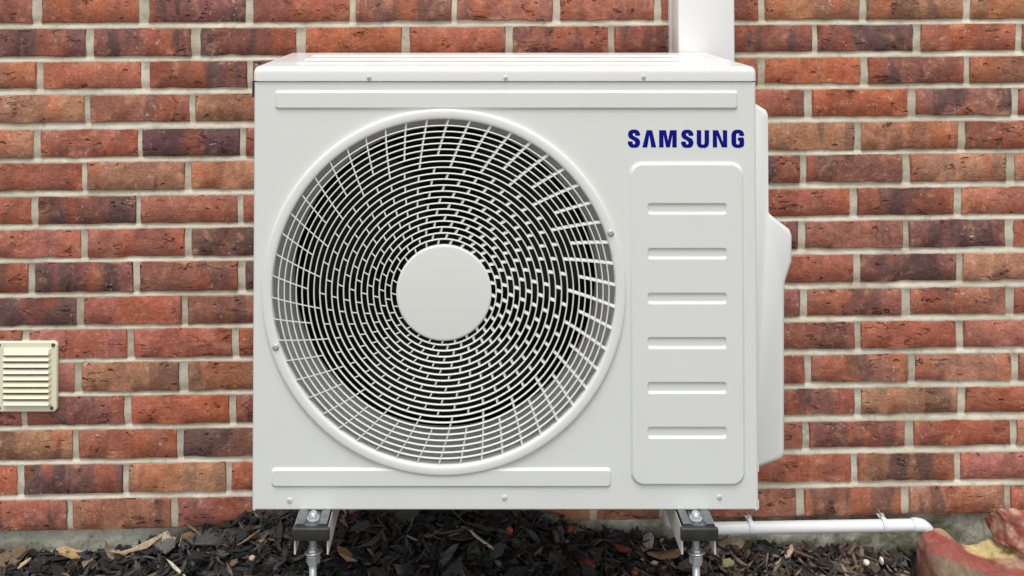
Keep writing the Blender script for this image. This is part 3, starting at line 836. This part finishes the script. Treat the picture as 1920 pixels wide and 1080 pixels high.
# big rock: a sheet-like boulder with a red hump at the left, a yellow hollow and a ridge falling to the right front
YR0, YR1 = .27, .375
ridge = [(1708,1075),(1713,1030),(1719,1010),(1732,1001),(1752,996),(1776,999),(1792,1009),(1812,1018),(1832,1020),(1850,1012),(1875,1010),(1905,1018),(1960,1016),(2040,1030),(2100,1070)]
ridge_w = [(W(u, v_, .35).x, W(u, v_, .35).z) for u, v_ in ridge]
tan = srgb(172, 134, 108)
def proj(p):
    d = p - CAM; cy_, sy_ = math.cos(PITCH), math.sin(PITCH)
    dep = d.y*cy_ + d.z*sy_; up = -d.y*sy_ + d.z*cy_
    return U0 + FPX*d.x/dep, V0 - FPX*up/dep
def rock_pt(s_, t_):
    # s across x, t from back (0) over the top to front bottom (1)
    xw = ridge_w[0][0] + (ridge_w[-1][0]-ridge_w[0][0])*s_
    zr = interp(ridge_w, xw)
    prof = [(0, .385, -.02), (.12, .372, -.0), (.28, .35, 1.0), (.45, .31, .93), (.62, .255, .74), (.8, .20, .45), (1, .175, -.1)]
    yy = interp([(a, b) for a, b, c_ in prof], t_); hh = interp([(a, c_) for a, b, c_ in prof], t_)
    endt = min(s_, 1-s_)*9; e = min(1, min(s_*30, (1-s_)*9))**.5
    mid = .29; yy = mid + (yy-mid)*(.35+.65*e)
    z = -.03 + (zr+.03)*max(hh, -.2)
    nrm = noise.fractal(Vector((xw*16, yy*16, z*16)), 1, 2, 4)
    hollow = math.exp(-((xw-W(1850, 1040, .3).x)/.06)**2)*math.exp(-((yy-.33)/.03)**2)
    fine = noise.fractal(Vector((xw*70, yy*70, z*70)), 1, 2, 3)
    z += nrm*.010 - .006*hollow + fine*(.0016 + .0035*min(1, hollow)); yy += nrm*.006
    pu, pv = proj(Vector((xw, yy, z)))
    pu += nrm*14; pv += nrm*7
    bx = min(1, max(0, (pu-1750)/150)); bc = 1016 + 66*bx; wd_ = 20 - 9*bx      # painted band over the hump and down the ridge
    dband = (pv-bc)
    c_ = mixc(bro, tan, .3+nrm)
    if dband < 0: c_ = mixc(red, tan, (-dband-wd_)/5 + .2)
    else: c_ = mixc(red, bro, (dband-wd_)/5)
    ye = 1 - (((pu-1862)/60)**2 + ((pv-1030-.10*(pu-1862))/18)**2)
    c_ = mixc(c_, yel, ye*3)
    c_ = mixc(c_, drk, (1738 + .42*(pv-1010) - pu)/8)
    return Vector((xw, yy, z)), c_
lx = W(1850, 1080, .29)
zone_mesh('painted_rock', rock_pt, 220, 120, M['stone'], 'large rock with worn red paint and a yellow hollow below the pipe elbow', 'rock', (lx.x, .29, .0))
p2 = W(1895, 992, .33)
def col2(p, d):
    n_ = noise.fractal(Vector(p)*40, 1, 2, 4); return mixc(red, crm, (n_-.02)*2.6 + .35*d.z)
rock('painted_rock', (p2.x+.012, .335, p2.z-.006), (.054, .042, .046), 4.2, col2, 'smaller rough red and cream rock perched on the larger painted rock', rough=.30, freq=3.0)

# ------------------------------------------------------------ bark mulch
s = NT('bark'); v = s.oc()
at = s.n('Attribute', attribute_name='tint')
gg = s.n('CombineColor'); gv = s.mapr(s.noise(s.scale(v, (1, 1, 1)), 160, 5, .7), .3, .7, .55, 1.5)
for i in range(3): s.l(gv, gg.inputs[i])
c = s.mix(1.0, at.outputs['Color'], gg.outputs[0], 'MULTIPLY')
M['bark'] = s.fin(c, .72, s.bump(s.noise(v, 260, 5, .7), .7, .0015), spec=.4)
verts, faces, tints = [], [], []
rm = random.Random(99)
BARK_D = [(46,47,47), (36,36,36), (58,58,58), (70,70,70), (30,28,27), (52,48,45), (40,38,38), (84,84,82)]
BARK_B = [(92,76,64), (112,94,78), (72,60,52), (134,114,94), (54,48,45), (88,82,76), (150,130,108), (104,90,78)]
def chip(x, y, z, ln, wd, th, yaw, pitch, roll, col, store=None):
    V, F = (verts, faces) if store is None else store
    n0 = len(V)
    sh = [(-.5, rm.uniform(-.15,.15)), (rm.uniform(-.35,-.15), rm.uniform(.35,.6)), (rm.uniform(.1,.3), rm.uniform(.3,.6)), (.5, rm.uniform(-.2,.25)), (rm.uniform(.1,.35), -rm.uniform(.3,.6)), (rm.uniform(-.35,-.1), -rm.uniform(.3,.55))]
    bend = rm.uniform(-.18, .18)
    mat = Matrix.Rotation(yaw, 3, 'Z') @ Matrix.Rotation(pitch, 3, 'Y') @ Matrix.Rotation(roll, 3, 'X')
    for sgn in (1, -1):
        for a, b in sh:
            p = mat @ Vector((a*ln, b*wd, sgn*th*.5*(1-abs(a)*.7) + bend*ln*(a*a*4) + rm.uniform(-.1,.1)*th))
            V.append((x+p.x, y+p.y, z+p.z))
    F.append((n0, n0+5, n0+4, n0+3, n0+2, n0+1)); F.append(tuple(n0+6+i for i in range(6)))
    for i in range(6): F.append((n0+i, n0+(i+1)%6, n0+6+(i+1)%6, n0+6+i))
    if store is None: tints.extend([col]*8)
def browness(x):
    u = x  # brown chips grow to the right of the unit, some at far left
    return max(.04, min(.8, (x-.30)*3)) if x > .15 else (.16 if x < -.36 else .02)  # few under the unit, so chip colour deepens its shade
def scatter(n, x0, x1, y0, y1, big=1.0):
    for _ in range(n):
        x = rm.uniform(x0, x1); y = rm.uniform(y0, y1)
        ln = min(.085, rm.lognormvariate(math.log(.029), .45))*big; wd = ln*(rm.uniform(.09, .28) if rm.random() < .6 else rm.uniform(.25, .55)); th = rm.uniform(.0015, .0045)
        lay_ = rm.random()
        z = terrain(x, y) + lay_*.020 + .002
        yy = min(y, YW - .002 - ln*.35) if y > YW-.05 else y
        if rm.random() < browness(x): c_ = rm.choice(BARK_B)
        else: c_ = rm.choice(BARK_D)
        k = rm.uniform(.40, 1.15); 
        if rm.random() < (.02 if x < -.3 or x > .35 else .001): c_ = rm.choice([(176,150,120), (150,126,98), (190,170,150)])  # pale chips mostly kept out under the unit, painting its shade darker
        chip(x, yy, z, ln, wd, th, rm.uniform(0, 6.28), rm.gauss(0, .38), rm.gauss(0, .5), srgb(*c_, k))
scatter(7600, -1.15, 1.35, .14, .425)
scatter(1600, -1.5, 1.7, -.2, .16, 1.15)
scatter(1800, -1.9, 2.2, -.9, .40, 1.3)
me = bpy.data.meshes.new('bark_mulch'); me.from_pydata(verts, [], faces)
ca = me.color_attributes.new('tint', 'FLOAT_COLOR', 'CORNER'); buf = []
for f, t in zip(faces, tints): buf.extend(list(t)*len(f))
ca.data.foreach_set('color', buf)
o = link('bark_mulch', me, M['bark']); tag(o, 'dark bark mulch chips covering the flower bed', 'mulch', kind='stuff')

# single pieces lying on the mulch that stand out
def on_ground(u, v_, lift=.026):
    lo, hi = .05, .40
    for _ in range(40):
        m_ = (lo+hi)/2; p = W(u, v_, m_)
        if p.z > terrain(p.x, m_)+lift: lo = m_
        else: hi = m_
    return W(u, v_, lo)
def debris(name, u, v_, ln, wd, th, yaw, pitch, col, label, cat, rough=None):
    p = on_ground(u, v_); V, F = [], []
    chip(0, 0, 0, ln, wd, th, yaw, pitch, rm.uniform(-.3, .3), None, (V, F))
    me = bpy.data.meshes.new(name); me.from_pydata(V, [], F)
    ca = me.color_attributes.new('tint', 'FLOAT_COLOR', 'CORNER'); ca.data.foreach_set('color', list(srgb(*col))*len(ca.data))
    o = link(name, me, M['bark'], loc=p); tag(o, label, cat)
def lump(name, u, v_, r3, col, label, cat):
    p = on_ground(u, v_); bm = bmesh.new(); bmesh.ops.create_icosphere(bm, subdivisions=3, radius=1)
    sd_ = rm.uniform(0, 99)
    for q_ in bm.verts:
        d = q_.co.normalized(); k = 1 + .35*noise.noise(d*1.6+Vector((sd_,)*3)); q_.co = Vector((d.x*r3[0], d.y*r3[1], d.z*r3[2]))*k
    lay = bm.loops.layers.float_color.new('tint')
    for f in bm.faces:
        f.smooth = True
        for lp in f.loops: lp[lay] = srgb(*col)
    o = obj(name, bm, M['bark'], smooth='keep', loc=p); tag(o, label, cat)
debris('twig', 262, 1031, .125, .007, .004, R(8), R(-14), (176,158,128), 'long pale split stick lying on the mulch below the wall at far left', 'stick')
debris('wood_chip', 132, 1036, .068, .024, .005, R(-5), R(8), (176,146,108), 'broad tan wood chip with a flat top on the mulch left of the unit', 'wood chip')
debris('wood_chip', 45, 1056, .03, .011, .004, R(35), R(-25), (196,172,138), 'small cream wood chip at the far left end of the mulch', 'wood chip')
debris('wood_chip', 360, 1003, .045, .022, .006, R(10), R(10), (132,98,70), 'brown wood chip against the footing left of the unit', 'wood chip')
debris('twig', 332, 1068, .062, .006, .003, R(-25), R(20), (190,180,160), 'short pale twig near the bottom edge left of the left bracket', 'stick')
lump('pebble', 473, 1046, (.006,.006,.005), (206,170,150), 'small pinkish pebble in the black mulch beside the left bracket', 'pebble')
debris('dried_leaf', 650, 1042, .05, .026, .003, R(-20), R(25), (132,108,80), 'curled tan dried leaf just right of the left threaded rod', 'leaf')
debris('twig', 908, 1018, .075, .006, .004, R(-22), R(24), (178,160,138), 'thin pale twig lying in the shade under the middle of the unit', 'stick')
lump('brick_crumb', 955, 995, (.008,.006,.008), (150,66,36), 'orange brick crumb below the middle of the unit', 'brick crumb')  # crumb colours from here on are darkened to carry the shade around the unit
lump('brick_crumb', 1068, 993, (.006,.005,.008), (138,56,32), 'small upright orange brick crumb right of the middle of the unit', 'brick crumb')
debris('brick_crumb', 1168, 1030, .034, .013, .008, R(-6), R(5), (104,44,32), 'long flat red brick fragment left of the right bracket', 'brick crumb')
debris('brick_crumb', 1104, 1052, .032, .018, .008, R(-30), R(12), (100,38,26), 'shade-darkened red brick fragment low down in front of the shaded mulch', 'brick crumb')
lump('brick_crumb', 1190, 1073, (.0065,.006,.006), (140,68,42), 'orange brick crumb at the bottom edge left of the right threaded rod', 'brick crumb')
debris('dried_leaf', 1216, 1015, .034, .026, .003, R(60), R(-35), (128,126,120), 'pale grey dried leaf standing up behind the right bracket', 'leaf')
debris('wood_chip', 1252, 1042, .085, .020, .009, R(6), R(-4), (112,88,66), 'thick brown bark slab left of the right threaded rod', 'wood chip')
debris('dried_leaf', 1365, 1055, .030, .020, .003, R(10), R(-10), (150,148,110), 'pale green dried leaf right of the right threaded rod', 'leaf')
lump('pebble', 1624, 1055, (.0065,.006,.006), (228,222,210), 'round white pebble on the brown chips below the drain pipe', 'pebble')
lump('pebble', 1653, 1051, (.004,.006,.008), (232,228,220), 'narrow upright white pebble on the brown chips left of the painted rock', 'pebble')
lump('pebble', 310, 1008, (.009,.008,.011), (176,166,146), 'rounded grey pebble against the concrete footing left of the unit', 'pebble')
debris('wood_chip', 1480, 1035, .035, .012, .004, R(40), R(-30), (188,164,136), 'pale curled wood shaving below the left half of the drain pipe', 'wood chip')
